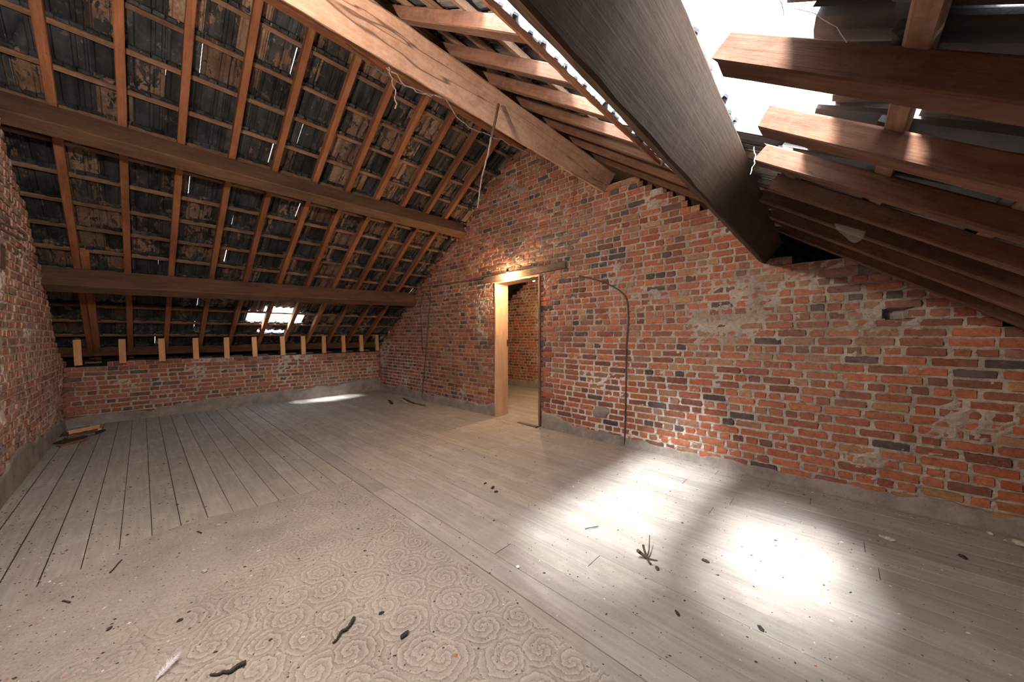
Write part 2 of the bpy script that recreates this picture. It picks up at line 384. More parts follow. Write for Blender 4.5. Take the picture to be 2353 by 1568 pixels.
# ------------------------------------------------------------------ brick walls
PAL = [((0.385, 0.128, 0.068), 32), ((0.32, 0.108, 0.062), 28), ((0.23, 0.085, 0.056), 20), ((0.16, 0.068, 0.050), 11),
       ((0.075, 0.060, 0.058), 6), ((0.36, 0.20, 0.10), 4), ((0.30, 0.16, 0.105), 9)]
_pw = np.array([w for _, w in PAL], float); _pw /= _pw.sum()
def brick_wall(name, org, ud, nd, u0, u1, top, openings=(), seed=0, thick=0.22, mat='brick', nice=True,
               skip=(), mortar=(0.36, 0.325, 0.285), white=None, greyer=0.0, step=0.0655):
    r = np.random.RandomState(seed)
    org = np.array(org, float); ud = np.array(ud, float); nd = np.array(nd, float); zd = np.array((0, 0, 1.0))
    V = []; F = []; C = []
    def wave(u, z): return 0.010 * (vnoise(u * 0.8 + 3, z * 1.3, seed) - 0.5) * 2
    def P(u, z, n): return org + ud * u + zd * (z + wave(u, z)) + nd * n
    ncourse = int(4.0 / step)
    for k in range(ncourse):
        z0 = k * step; z1 = z0 + step; zc = (z0 + z1) / 2
        # runs in this course
        def ok(u):
            if top(u) < z1 - 0.012: return False
            for (a, b, zt) in openings:
                if a < u < b and zc < zt: return False
            return True
        us = np.arange(u0, u1 + 1e-6, 0.02); runs = []; st = None
        for u in us:
            if ok(u):
                if st is None: st = u
                en = u
            elif st is not None:
                runs.append((st, en)); st = None
        if st is not None: runs.append((st, en))
        for (a, b) in runs:
            if b - a < 0.08: continue
            if top(b + .03) < z1 - .012 and b < u1 - .05: b += r.uniform(0, .085)
            if top(a - .03) < z1 - .012 and a > u0 + .05: a -= r.uniform(0, .05)
            # mortar front sheet
            nu = max(2, int((b - a) / (0.028 if nice else 0.2))) + 1; uu = np.linspace(a, b, nu); zz = np.linspace(z0, z1, 4 if nice else 2)
            base = len(V)
            for z in zz:
                deep = [any(abs(u - sx) < .058 and abs(z - sz) < step * .56 for sx, sz in skip) for u in uu]
                jn = vnoise(uu * 22, np.full(nu, z * 22), seed + 1) * 0.012 + vnoise(uu * 60, np.full(nu, z * 60), seed + 2) * 0.016 - 0.0225 + np.clip(vnoise(uu * 2.6, np.full(nu, z * 3.1), seed + 7) - .66, 0, 1) * .035
                for i, u in enumerate(uu):
                    V.append(P(u, z, -.10 if deep[i] else (jn[i] if 0 < i < nu - 1 else -0.03))); sh = 0.75 + 0.5 * vnoise(u * 9, z * 9, seed + 5)
                    mc = np.array(mortar) * sh
                    if white is not None: mc = mc + (np.array((0.72, 0.71, 0.70)) - mc) * white(u, z) * 0.75
                    C.append((*mc, 1))
            for j in range(len(zz) - 1):
                for i in range(nu - 1):
                    q = base + j * nu + i; F.append((q, q + 1, q + nu + 1, q + nu))
            # back block
            q = len(V)
            fb = -.115 if any(abs(zc - sz) < step * 1.1 for sx, sz in skip) else -.034
            for (u, z, n) in ((a, z0, fb), (b, z0, fb), (b, z1, fb), (a, z1, fb), (a, z0, -thick), (b, z0, -thick), (b, z1, -thick), (a, z1, -thick)):
                V.append(P(u, z, n)); C.append((*(np.array(mortar) * 0.8), 1))
            F += [(q + 3, q + 2, q + 6, q + 7), (q, q + 4, q + 5, q + 1), (q, q + 3, q + 7, q + 4), (q + 1, q + 5, q + 6, q + 2), (q + 4, q + 7, q + 6, q + 5)]
            # bricks
            header = (k % 2 == 0) if r.rand() < 0.8 else (r.rand() < .5)
            u = a - r.rand() * 0.06
            while u < b - 0.02:
                L = (0.100 if header else 0.205) * r.uniform(0.93, 1.07)
                if r.rand() < 0.12: L = 0.100 if not header else 0.205
                ua = max(u, a - 0.012); ub = min(u + L, b + 0.014)
                u += L
                if ub - ua < 0.04: continue
                um = (ua + ub) / 2
                if any(abs(um - sx) < 0.06 and abs(zc - sz) < step * .9 for sx, sz in skip): continue
                g = 0.0075 * r.uniform(0.6, 1.4)
                nx = 8 if not header else 5; nz = 4
                off = r.uniform(-0.001, 0.006); tilt = r.uniform(-.004, .004)
                col = np.array(PAL[r.choice(len(PAL), p=_pw)][0]) * r.uniform(0.85, 1.18)
                gm = greyer + 0.35 * max(0, vnoise(um * 0.9, zc * 1.1, seed + 9) - .5) * 2
                lum = col.mean(); col = col + (np.array((0.22, 0.19, 0.175)) - col) * min(.8, gm)
                q = len(V)
                for jz in range(nz + 1):
                    for ix in range(nx + 1):
                        s = ix / nx; t = jz / nz
                        ex = min(s, 1 - s) * (ub - ua); ez = min(t, 1 - t) * step
                        edge = (ix in (0, nx)) or (jz in (0, nz))
                        corner = (ix in (0, nx)) and (jz in (0, nz))
                        pu = ua + g + s * (ub - ua - 2 * g); pz = z0 + g + t * (step - 2 * g)
                        if edge and nice:
                            pu += r.uniform(-.005, .005); pz += r.uniform(-.0042, .0042)
                        if corner:
                            cr = r.uniform(.004, .013); pu += (cr if ix == 0 else -cr); pz += (cr * .7 if jz == 0 else -cr * .7)
                        n = -0.016 if edge else off + tilt * (s - .5) + r.uniform(-.0018, .0018) - (0.002 if (ix in (1, nx - 1) or jz in (1, nz - 1)) else 0)
                        if not edge:  # pull the first inner ring out to the rim so the arris is crisp
                            if ix == 1: pu -= (ub - ua) / nx * 0.6
                            if ix == nx - 1: pu += (ub - ua) / nx * 0.6
                            if jz == 1: pz -= step / nz * 0.62
                            if jz == nz - 1: pz += step / nz * 0.62
                        V.append(P(pu, pz, n)); C.append((*col, 1))
                for jz in range(nz):
                    for ix in range(nx):
                        p = q + jz * (nx + 1) + ix; F.append((p, p + 1, p + nx + 2, p + nx + 1))
                # solid body where the end or the top of the brick can be seen
                if ua <= a + .01 or ub >= b - .01 or top(um) < z1 + step + .03:
                    q = len(V); e = 0.004
                    for (pu, pz, n) in ((ua + e, z0 + e, -.004), (ub - e, z0 + e, -.004), (ub - e, z1 - e, -.004), (ua + e, z1 - e, -.004),
                                        (ua + e, z0 + e, -.10), (ub - e, z0 + e, -.10), (ub - e, z1 - e, -.10), (ua + e, z1 - e, -.10)):
                        V.append(P(pu, pz, n + off)); C.append((*(col * .9), 1))
                    F += [(q + 3, q + 2, q + 6, q + 7), (q, q + 4, q + 5, q + 1), (q, q + 3, q + 7, q + 4), (q + 1, q + 5, q + 6, q + 2), (q, q + 1, q + 2, q + 3)]
    o = link(name, mesh(name, V, F, cols=C), MAT[mat])
    return tag(o, kind='structure')

def interp(pts):
    xs = [p[0] for p in pts]; ys = [p[1] for p in pts]
    return lambda u: float(np.interp(u, xs, ys))
DX0, DX1, DZ = 3.44, 4.30, 1.99
topG = interp([(-.45, .88), (-.18, .98), (.5, 1.46), (1.09, 1.90), (1.9, 2.46), (2.6, 2.86), (3.06, 3.24), (3.54, 3.56), (3.93, 3.80), (4.3, 3.68),
               (5.1, 3.10), (5.2, 2.86), (5.45, 2.94), (5.96, 2.56), (6.5, 2.16), (6.62, 1.86), (6.95, 1.80), (7.19, 1.78), (7.52, 1.60), (7.8, 1.33), (8.3, 1.02)])
def white_far(u, z):
    w = math.exp(-((u - 5.3) / 1.1) ** 2) * max(0, min(1, (1.25 - z) / .6)) + 0.75 * math.exp(-((u - .7) / .9) ** 2) * max(0, min(1, (1.2 - z) / .6))
    return min(1, w)
brick_wall('wall_back', (0, YG, 0), (1, 0, 0), (0, -1, 0), -.42, 8.3, topG, [(DX0, DX1, DZ)], seed=3, skip=[(7.43, 1.342)], white=white_far)
topK = lambda u: 0.822 + 0.0125 * u
brick_wall('wall_left', (XK, 0, 0), (0, 1, 0), (1, 0, 0), 0.0, YG, topK, seed=5, greyer=0.12, white=lambda u, z: .25, step=.0645, mat='brick')
topL = interp([(-.45, .84), (-.18, .86), (.37, 1.08), (.8, 1.50), (1.17, 1.80), (1.6, 2.02), (1.96, 2.32), (2.4, 2.52), (2.78, 2.72), (3.9, 3.62), (4.2, 3.6), (8.2, .95)])
brick_wall('wall_front', (0, 0, 0), (1, 0, 0), (0, 1, 0), -.42, 8.2, topL, seed=9, greyer=0.20, mat='brick_dusty', white=lambda u, z: .65)
brick_wall('wall_right', (8.1, 0, 0), (0, 1, 0), (-1, 0, 0), 0.0, YG, lambda u: 0.90, seed=12, nice=False)
# added outer leaf behind the near gable, blocks daylight over the ragged wall head
def slab(name, pts, th, nd, mat):
    nd = Vector(nd) * th; v = [Vector(p) for p in pts] + [Vector(p) + nd for p in pts]; n = len(pts)
    f = [tuple(range(n)), tuple(range(2 * n - 1, n - 1, -1))] + [(i, (i + 1) % n, n + (i + 1) % n, n + i) for i in range(n)]
    return tag(link(name, mesh(name, v, f), MAT[mat]), kind='structure')
slab('wall_front', [(-.9, -.42, 0), (8.9, -.42, 0), (8.9, -.42, .74), (XRIDGE, -.42, 4.24), (-.9, -.42, .90)], .1, (0, -1, 0), 'void')
# next room
nw_top = interp([(-1, .8), (0, 1.2), (3.95, 3.8), (8, 1.1)])
brick_wall('wall_back', (0, 6.80, 0), (1, 0, 0), (0, -1, 0), .2, 5.6, nw_top, seed=21, white=lambda u, z: .1)
brick_wall('wall_right', (5.4, YG + .24, 0), (0, 1, 0), (-1, 0, 0), 0, 2.4, lambda u: 2.7, seed=23, nice=False)
slab('wall_left', [(XK, YG + .2, 0), (XK, 6.9, 0), (XK, 6.9, 1.3), (XK, YG + .2, 1.3)], .2, (-1, 0, 0), 'plaster')
slab('ceiling', [(-.7, YG + .13, 1.04), (XRIDGE, YG + .13, 4.19), (XRIDGE, 7.1, 4.19), (-.7, 7.1, 1.04)], .06, nL, 'darkslab')
slab('ceiling', [(XRIDGE, YG + .13, 4.19), (8.9, YG + .13, .78), (8.9, 7.1, .78), (XRIDGE, 7.1, 4.19)], .06, nR, 'darkslab')
slab('wall_right', [(8.5, YG + .1, 0), (8.5, 7.1, 0), (8.5, 7.1, 1.1), (8.5, YG + .1, 1.1)], .1, (1, 0, 0), 'void')
slab('wall_back', [(-.9, 7.05, 0), (8.9, 7.05, 0), (8.9, 7.05, .8), (XRIDGE, 7.05, 4.2), (-.9, 7.05, .9)], .1, (0, 1, 0), 'void')
# boards added to close the eaves against outside light
slab('trim_1', [(-.66, -.5, .4), (-.66, 7.1, .4), (-.66, 7.1, 1.0), (-.66, -.5, 1.0)], .03, (-1, 0, 0), 'void')
slab('trim_2', [(8.75, -.5, .3), (8.75, 7.1, .3), (8.75, 7.1, .80), (8.75, -.5, .80)], .03, (1, 0, 0), 'void')
slab('trim_3', [(-.66, -.5, .42), (-.66, YG, .42), (-.25, YG, .42), (-.25, -.5, .42)], .03, (0, 0, -1), 'void')
slab('trim_4', [(8.75, -.5, .42), (8.75, YG, .42), (8.1, YG, .42), (8.1, -.5, .42)], .03, (0, 0, -1), 'void')

# cement skirting
def skirting(name, org, ud, nd, a, b, hfun, seed):
    n = int((b - a) / .02) + 1; V = []; F = []
    org, ud, nd = Vector(org), Vector(ud), Vector(nd)
    for i in range(n):
        u = a + (b - a) * i / (n - 1); H = hfun(u) * (0.75 + .5 * float(vnoise(u * 4, 3, seed))) + .035 * (float(vnoise(u * 17, 5, seed)) - .5)
        H = max(.02, H)
        for j in range(6):
            z = [0, .3, .6, .85, 1.0, 1.0][j] * H; o = [.026, .02, .016, .014, .010, -.006][j] + (.006 * (float(vnoise(u * 12, z * 12 + j, seed + 3)) - .5) if j < 5 else 0)
            V.append(org + ud * u + nd * o + Vector((0, 0, z)))
        if i:
            for j in range(5): F.append(((i - 1) * 6 + j, i * 6 + j, i * 6 + j + 1, (i - 1) * 6 + j + 1))
    return tag(link(name, mesh(name, V, F, True), MAT['plaster']), kind='structure')
skirting('baseboard_back', (0, YG, 0), (1, 0, 0), (0, -1, 0), -.18, DX0, interp([(-.2, .15), (1.5, .14), (3, .13), (3.44, .20)]), 1)
skirting('baseboard_back', (0, YG, 0), (1, 0, 0), (0, -1, 0), DX1 + .02, 8.1, interp([(4.3, .20), (4.8, .12), (5.3, .10), (6, .08), (7, .09), (8, .12)]), 2)
skirting('baseboard_left', (XK, 0, 0), (0, 1, 0), (1, 0, 0), 0, YG, interp([(0, .10), (1, .13), (2, .17), (3, .20), (4.2, .22)]), 3)
skirting('baseboard_front', (0, 0, 0), (1, 0, 0), (0, 1, 0), -.18, 8.1, interp([(0, .14), (1, .17), (2, .26), (2.8, .20), (3.4, .36), (8, .2)]), 4)
skirting('baseboard_back', (0, 6.80, 0), (1, 0, 0), (0, -1, 0), .3, 5.3, lambda u: .14, 5)

# ------------------------------------------------------------------ floor
def build_floor():
    r = np.random.RandomState(4); V = []; F = []; C = []
    def box(x0, x1, y0, y1, z, sh):
        b = .0015; q = len(V)
        for (x, y, zz) in ((x0, y0, -.02), (x1, y0, -.02), (x1, y1, -.02), (x0, y1, -.02), (x0, y0, z - b), (x1, y0, z - b), (x1, y1, z - b), (x0, y1, z - b),
                           (x0 + b, y0 + b, z), (x1 - b, y0 + b, z), (x1 - b, y1 - b, z), (x0 + b, y1 - b, z)):
            V.append((x, y, zz)); C.append((sh[0], sh[1], sh[2], 1))
        F.extend([(q + 8, q + 9, q + 10, q + 11)] + [(q + a, q + (a + 1) % 4, q + 4 + (a + 1) % 4, q + 4 + a) for a in range(4)]
                 + [(q + 4 + a, q + 4 + (a + 1) % 4, q + 8 + (a + 1) % 4, q + 8 + a) for a in range(4)])
    y = .605 - 5 * .1285; k = 0
    while y < 7.0:
        w = .1285 if y < 4.3 else .14
        gap = r.uniform(.0015, .0045) * (1.3 if y < 2 else .7)
        cuts = [-.2] + sorted(r.uniform(.6, 7.6, r.randint(1, 3))) + [8.12]
        if k == 0: cuts[0] = 0.45
        if k == 1: cuts[0] = 0.30
        for a, b in zip(cuts[:-1], cuts[1:]):
            s = r.uniform(.90, 1.10); box(a + .001, b - .001, y + gap / 2, y + w - gap / 2, r.uniform(-.0015, 0.0), (s, s * r.uniform(.985, 1.01), s * r.uniform(.97, 1.02)))
        y += w; k += 1
    q = len(V)
    for p in ((-.7, -.5, -.021), (8.9, -.5, -.021), (8.9, 7.1, -.021), (-.7, 7.1, -.021)): V.append(p); C.append((.12, .11, .10, 1))
    F.append((q, q + 1, q + 2, q + 3))
    return tag(link('floor', mesh('floor', V, F, cols=C), MAT['floor']), kind='structure')
build_floor()
# sheet flooring
def build_sheet():
    pts = [(4.60, .03), (4.54, .30), (4.36, .35), (4.32, .42), (4.31, .56), (4.22, .59), (4.16, .72), (4.13, .84), (4.12, 1.0), (4.15, 1.12), (4.18, 1.24), (4.19, 1.54),
           (4.19, 1.855), (4.65, 1.845), (5.05, 1.85), (5.23, 1.835), (5.64, 1.83), (5.75, 1.83), (6.1, 1.83), (6.4, 1.82), (6.8, 1.81), (8.0, 1.80), (8.0, .03)]
    r = random.Random(3); P = []
    for i, (a, b) in enumerate(zip(pts, pts[1:] + pts[:1])):
        d = math.dist(a, b); n = max(1, int(d / .04))
        for k in range(n):
            t = k / n; j = .004 if (d > .2 and i < 20) else 0.002
            P.append((a[0] + (b[0] - a[0]) * t + r.uniform(-j, j), a[1] + (b[1] - a[1]) * t + r.uniform(-j, j)))
    n = len(P); V = [(x, y, .0045) for x, y in P] + [(x, y, -.001) for x, y in P]
    F = [tuple(range(n))] + [(i, n + i, n + (i + 1) % n, (i + 1) % n) for i in range(n)]
    o = link('sheet_flooring', mesh('sheet_flooring', V, F), MAT['carpet'])
    tag(o, 'worn dusty floor sheet with faded swirl pattern lying over the grey floorboards', 'carpet')
build_sheet()

# ------------------------------------------------------------------ roof tiles
OFF_R, OFF_B, OFF_T = 0.085, 0.110, 0.114
DR = 0.020   # the right slope's rafters are shallower
BL = [0.066 + 0.277 * n for n in range(-2, 15)]        # batten positions, left slope (X)
BR = [5.33 + 0.268 * n for n in range(-5, 14)]         # right slope (X)
PROF = [(0.0, .004), (.035, .028), (.15, .030), (.20, .010), (.34, .001), (.50, .000), (.60, .006), (.63, .021), (.72, .022), (.75, .008), (.90, .006), (.93, .016), (1.06, .016)]
def build_tiles():
    r = np.random.RandomState(8); V = []; F = []; C = []; TW = .2065
    def tile(side, xt, pitch, y0, drop, yj, rot, cut=0.0):
        """xt = X of the batten the tile hangs on; runs down the slope past the next batten"""
        z, s, n = (zL, sL, nL) if side == 'L' else (zR, sR, nR)
        top = Vector((xt, 0, z(xt))) + s * (.035 - cut)
        L = pitch + .085 - cut
        q = len(V); pr = [r.rand(), r.rand() ** 1.5, 1.0 if side == 'L' else .45]
        rows = 3; m = len(PROF)
        for lay in (0, 1):
            for j in range(rows):
                t = j / (rows - 1)
                for (a, h) in PROF:
                    off = OFF_T - (DR if side == 'R' else 0) + h + .003 + (.026 + drop) * t + lay * .010 + (r.uniform(-.001, .001))
                    p = top - s * (L * t + (.012 * math.sin(a * 9) if j == rows - 1 else 0)) + n * off
                    p.y = y0 + a * TW + yj + rot * t
                    V.append(p); C.append((*pr, 1))
        for lay in (0, 1):
            b = q + lay * rows * m
            for j in range(rows - 1):
                for i in range(m - 1): F.append((b + j * m + i, b + j * m + i + 1, b + (j + 1) * m + i + 1, b + (j + 1) * m + i))
        for i in range(m - 1):
            for j in (0, rows - 1): F.append((q + j * m + i, q + j * m + i + 1, q + (rows + j) * m + i + 1, q + (rows + j) * m + i))
        for j in range(rows - 1):
            for i in (0, m - 1): F.append((q + j * m + i, q + (j + 1) * m + i, q + (rows + j + 1) * m + i, q + (rows + j) * m + i))
        if cut: return
        # nib that hooks over the batten and the ribbed head of the tile
        for (a0, a1, hh) in ((.05, .30, .020), (.36, .62, .034), (.66, .95, .022)):
            q = len(V)
            for (dx, dz) in ((-.004, 0), (.030, 0), (.030, -hh), (.004, -hh)):
                for a in (a0, a1):
                    p = Vector((xt, 0, z(xt))) + s * (dx + .020) + n * (OFF_T - (DR if side == 'R' else 0) + dz + .012); p.y = y0 + a * TW + yj + r.uniform(-.004, .004)
                    V.append(p + n * r.uniform(-.004, .004)); C.append((pr[0], pr[1] * .5, pr[2], 1))
            F.extend([(q + 2 * k, q + 2 * k + 1, q + (2 * k + 3) % 8, q + (2 * k + 2) % 8) for k in range(4)] + [(q, q + 2, q + 4, q + 6), (q + 1, q + 7, q + 5, q + 3)])
    for side, rows in (('L', BL), ('R', BR)):
        for xt in rows:
            pitch = (.277 if side == 'L' else .268) * 1.215
            
            off0 = -.42
            y = off0
            while y < 4.36:
                xc = xt + (-.13 if side == 'L' else .13); yc = y + TW / 2
                hole = False
                if side == 'L' and abs(xt - .343) < .05 and 1.90 < yc < 2.62: hole = True
                if side == 'L' and abs(xt - .62) < .05 and 2.05 < yc < 2.45: hole = 'low'
                if side == 'L' and abs(xt - .066) < .05 and 2.08 < yc < 2.45: hole = 'low'
                cut = 0.0
                if side == 'L' and abs(xt - 1.451) < .05 and 3.80 < yc < 4.0: cut = .07
                lowR = side == 'R' and abs(xt - 6.938) < .05 and 1.9 < yc < 2.05
                if side == 'R' and abs(xt - 7.206) < .05 and 1.9 < yc < 2.05: cut = .06
                if side == 'L' and abs(xt - .343) < .05 and 1.85 < yc < 2.05: cut = .13
                if side == 'R' and abs(xt - 6.134) < .05 and .75 < yc < 2.95: cut = .135
                if side == 'R' and abs(xt - 6.67) < .05 and 1.42 < yc < 2.38: hole = True
                if side == 'R' and abs(xt - 6.938) < .05 and 1.25 < yc < 2.42: cut = (.07, .10, .16, .19, .14, .09)[int((yc - 1.25) / .2)]
                if hole is not True:
                    slip = r.rand()
                    drop = 0.0 if slip < .90 else r.uniform(.004, .014)
                    yj = r.uniform(-.002, .002) + (r.uniform(.0125, .0155) if slip > .90 else 0)
                    tile(side, xt, pitch * (.74 if lowR else .6 if hole == 'low' else (.19 + .03 * math.sin(yc * 7) if (side == 'R' and abs(xt - 5.866) < .05 and .75 < yc < 2.95) else 1)), y, drop, yj, r.uniform(-.004, .004), cut)
                y += TW
    # ridge capping
    q = len(V); n = 12
    for yy in (-.45, 4.46):
        for i in range(n):
            t = math.pi * i / (n - 1); V.append((XRIDGE + math.cos(t) * .20, yy, 4.02 + math.sin(t) * .11)); C.append((.4, .1, 0, 1))
    F.extend([(q + i, q + i + 1, q + n + i + 1, q + n + i) for i in range(n - 1)])
    tag(link('ceiling', mesh('ceiling', V, F, cols=C), MAT['tile']), kind='structure')
build_tiles()

# ------------------------------------------------------------------ rafters, battens, purlins
YLs = [.205, .578, .946, 1.33, 1.70, 2.105, 2.48, 2.86, 3.24, 3.63, 3.975]
side_words = ['nearest the ragged left gable wall'] + ['']*10
for i, y in enumerate(YLs):
    dy = rnd.uniform(-.006, .006)
    o = beam('rafter', (-.60, y - dy, zL(-.60)), (3.93, y + dy, zL(3.93)), .056, OFF_R, nL, MAT['rafter'], seg=.3, jit=.0015)
    if i == 0: lab = 'reddish rafter of the left slope, closest to the ragged wall at far left'
    elif i == len(YLs) - 1: lab = 'reddish rafter of the left slope, last before the far gable wall'
    else: lab = 'reddish rafter of the left slope, %s counted from the far left wall' % ORD[i + 1]
    tag(o, lab, 'rafter', 'rafters of the left roof slope')
for i, (x0, x1, dy) in enumerate([(-.60, 1.20, .072)]):
    o = beam('rafter', (x0, .205 + dy - .01, zL(x0) - .01), (x1, .205 + dy - .01, zL(x1) - .01), .062, .095, nL, MAT['rafter'])
    tag(o, 'short orange rafter piece fixed beside the leftmost rafter, crossing the lower purlin', 'rafter')
YRs = [.20, .57, .94, 1.32, 1.72, 2.08, 2.42, 2.77, 3.10, 3.50, 3.90]
for i, y in enumerate(YRs):
    word = 'reddish'
    if y < 3.0:
        if y > .9:
            o = beam('rafter', (6.275, y, zR(6.275)), (4.02, y + rnd.uniform(-.01, .01), zR(4.02)), .062, OFF_R - DR, nR, MAT['rafter_dark'], seg=.3, bevel=.17)
            tag(o, 'dark upper rafter of the right slope beyond the pale beam, %s from the viewer' % ORD[i - 1], 'rafter', 'upper rafters of the right roof slope')
        if y > 1.5:
            x0 = {4: 6.905, 5: 6.95}.get(i, 6.885)
            o = beam('rafter', (8.72, y, zR(8.72)), (x0, y, zR(x0)), .075 if i in (4, 5) else .06, OFF_R - DR + .004, nR, MAT['rafter_dark'], seg=.3, rag=.012)
            lab = {4: 'thick dark rafter at top right whose sawn end stops short in the roof hole',
                   5: 'pale dusty lit rafter starting in the glare of the roof hole at right',
                   6: 'dark brown rafter right of the big beam, just below the glare of the roof hole',
                   7: 'dark rafter with lit lower edge, second below the glare at right'}[i]
            tag(o, lab, 'rafter', 'lower rafters of the right roof slope')
    else:
        o = beam('rafter', (8.72, y, zR(8.72)), (4.02, y, zR(4.02)), .058, OFF_R - DR, nR, MAT['rafter_dark'], seg=.3)
        tag(o, 'long dark rafter running over the huge beam at right, %s the far gable' % ['third from', 'second from', 'nearest to'][i - 8], 'rafter', 'unbroken rafters of the right roof slope')
# battens
for k, x in enumerate(sorted(BL, reverse=True)):
    if x > XRIDGE - .02: continue
    z = zL(x); c = Vector((x, 0, z)) + nL * OFF_R
    a = Vector((c.x, -.40, c.z)); b = Vector((c.x + rnd.uniform(-.008, .008), 4.43, c.z))
    o = beam('batten', a, b, .036, OFF_B - OFF_R + .002, nL, MAT['batten'], seg=.38, jit=.0025, ch=.003)
    tag(o, 'thin brown tile batten on the left roof slope, %s down from the ridge' % (ORD[k + 1] if k + 1 < len(ORD) else 'lowest'), 'batten', 'tile battens of the left roof slope')
kk = 0
for x in BR:
    if x < XRIDGE + .03: continue
    c = Vector((x, 0, zR(x))) + nR * (OFF_R - DR); kk += 1
    y0 = -.40
    if 6.1 < x < 7.0: y0 = 3.02 if x < 6.3 else (2.45 if x > 6.5 else -.4)
    if x > 7.0 and x < 7.3: y0 = -.4
    o = beam('batten', (c.x, y0, c.z), (c.x, 4.43, c.z), .042, OFF_B - OFF_R + .002, nR, MAT['batten'], seg=.38, jit=.0025, ch=.003)
    tag(o, 'rough brown tile batten on the right roof slope, %s down from the ridge' % ORD[kk], 'batten', 'tile battens of the right roof slope')
# purlins
def purlin(corner0, corner1, w, h, s, n, up_side, mat, **kw):
    """corner = top corner of the face the room sees"""
    sg = -1 if up_side else 1
    p0 = Vector(corner0) + s * sg * w / 2 - n * h; p1 = Vector(corner1) + s * sg * w / 2 - n * kw.get('h1', h)
    return beam('purlin', p0, p1, w, h, n, mat, seg=.12, jit=.003, ch=.008, **kw)
o = purlin((2.640, -.25, 3.01), (2.640, YG + .1, 3.03), .13, .225, sL, nL, True, MAT['purlin'], sag=.035)
tag(o, 'long brown purlin crossing the left roof slope, the upper of the two', 'beam')
o = purlin((1.150, -.25, 1.915), (1.150, YG + .1, 2.02), .13, .235, sL, nL, True, MAT['purlin'], sag=.02)
tag(o, 'long brown purlin crossing the left roof slope, the lower one just above the knee wall', 'beam')
o = purlin((5.335, -.2, 2.985), (5.325, YG + .03, 2.995), .09, .225, sR, nR, False, MAT['purlin_pale'])
tag(o, 'broad pale pinkish beam with long cracks below the ridge on the right slope', 'beam')
b0 = Vector((6.735, -.2, 1.815)); b1 = Vector((6.683, YG + .02, 1.795))
big = beam('purlin', b0 + sR * .026, b1 + sR * .03, .052, .298, nR, MAT['purlin_grey'], h1=.205, w1=.06, seg=.10, jit=.0022, ch=.008)
tag(big, 'huge dark grey brown beam in the foreground at top right beside the roof gap', 'beam')
o = beam('ridge_beam', (3.965, -.3, 3.757), (3.95, YG + .05, 3.760), .075, .17, (0, 0, 1), MAT['rafter'])
tag(o, 'brown ridge beam along the top of the roof, meeting the peak of the brick gable', 'beam')
o = beam('roof_trimmer', (6.272, -.2, zR(6.272) - .016), (6.268, 3.02, zR(6.268) - .016), .026, .020, nR, MAT['rafter'], rag=.01, jit=.002, ch=.002, seg=.03)
tag(o, 'thin rough reddish timber edging the bright roof gap beside the huge dark beam', 'beam')

# ------------------------------------------------------------------ knee wall posts and pads
PY = [.127, .514, .902, 1.272, 1.642, 2.015, 2.425, 2.753, 3.107, 3.473, 3.833, 4.17]
for i, y in enumerate(PY):
    zb = .800 + .0165 * y; ln = rnd.uniform(-.012, .012)
    o = beam('short_post', (-.135, y, zb), (-.135 - .01, y - .012 + ln * .4, zb + .335), .068, .045, (1, 0, 0), MAT['pine'], seg=.1, jit=.001, ch=.003)
    if i == 0: lab = 'short fresh pine post on the low wall, leftmost of the row'
    elif i == 11: lab = 'short fresh pine post on the low wall, in the far corner'
    else: lab = 'short fresh pine post on the low wall, %s from the left' % ORD[i + 1]
    tag(o, lab, 'post', 'short pine posts along the low wall')
    if i < 11:
        p = beam('packing_block', (-.27, y + .045, topK(y) - .008), (-.27, y + .045 + rnd.uniform(.13, .2), topK(y) - .006), .10, .024, (0, 0, 1), MAT['oldwood'], jit=.002)
        tag(p, 'flat grey timber pad on the low wall, beside the %s pine post from the left' % ORD[i + 1], 'wood block', 'timber pads on the low wall')
o = beam('wall_plate', (-.47, -.35, .90), (-.47, YG, .93), .05, .12, (0, 0, 1), MAT['rafter_dark'])
tag(o, 'dark eaves board in shadow behind the short pine posts', 'board')

# ------------------------------------------------------------------ doorway
dr = empty('door_1', (3.85, YG, 0)); tag(dr, kind='structure')
def dpart(name, p0, p1, w, h, up, mat, **kw):
    o = beam(name, p0, p1, w, h, up, MAT[mat], **kw); mw = o.matrix_world.copy(); o.parent = dr; o.matrix_parent_inverse = dr.matrix_world.inverted(); return o
bpy.context.view_layer.update()
dpart('door_jamb', (DX0 - .012, YG + .118, 0), (DX0 - .012, YG + .118, 1.97), .262, .030, (1, 0, 0), 'jamb')
dpart('door_jamb', (DX1 - .045, YG + .118, -.02), (DX1 - .045, YG + .118, 2.0), .262, .028, (1, 0, 0), 'oldwood', jit=.003)
dpart('door_head', (DX0 - .01, YG + .12, 1.955), (DX1, YG + .12, 1.985), .25, .02, (0, 0, 1), 'jamb')
dpart('strike_plate', (DX0 + .019, YG + .232, 1.03), (DX0 + .019, YG + .232, 1.13), .03, .006, (1, 0, 0), 'rust')
dpart('door_lintel', (3.22, YG + .06, 1.985), (4.70, YG + .06, 2.020), .20, .085, (0, 0, 1), 'oldwood', jit=.004)
o = beam('threshold_strip', (3.93, YG - .03, 0.0), (4.28, YG - .06, 0.004), .055, .012, (0, 0, 1), MAT['oldwood'], jit=.003, rag=.01)
tag(o, 'worn dark strip of wood lying loose on the doorway threshold', 'wood strip')

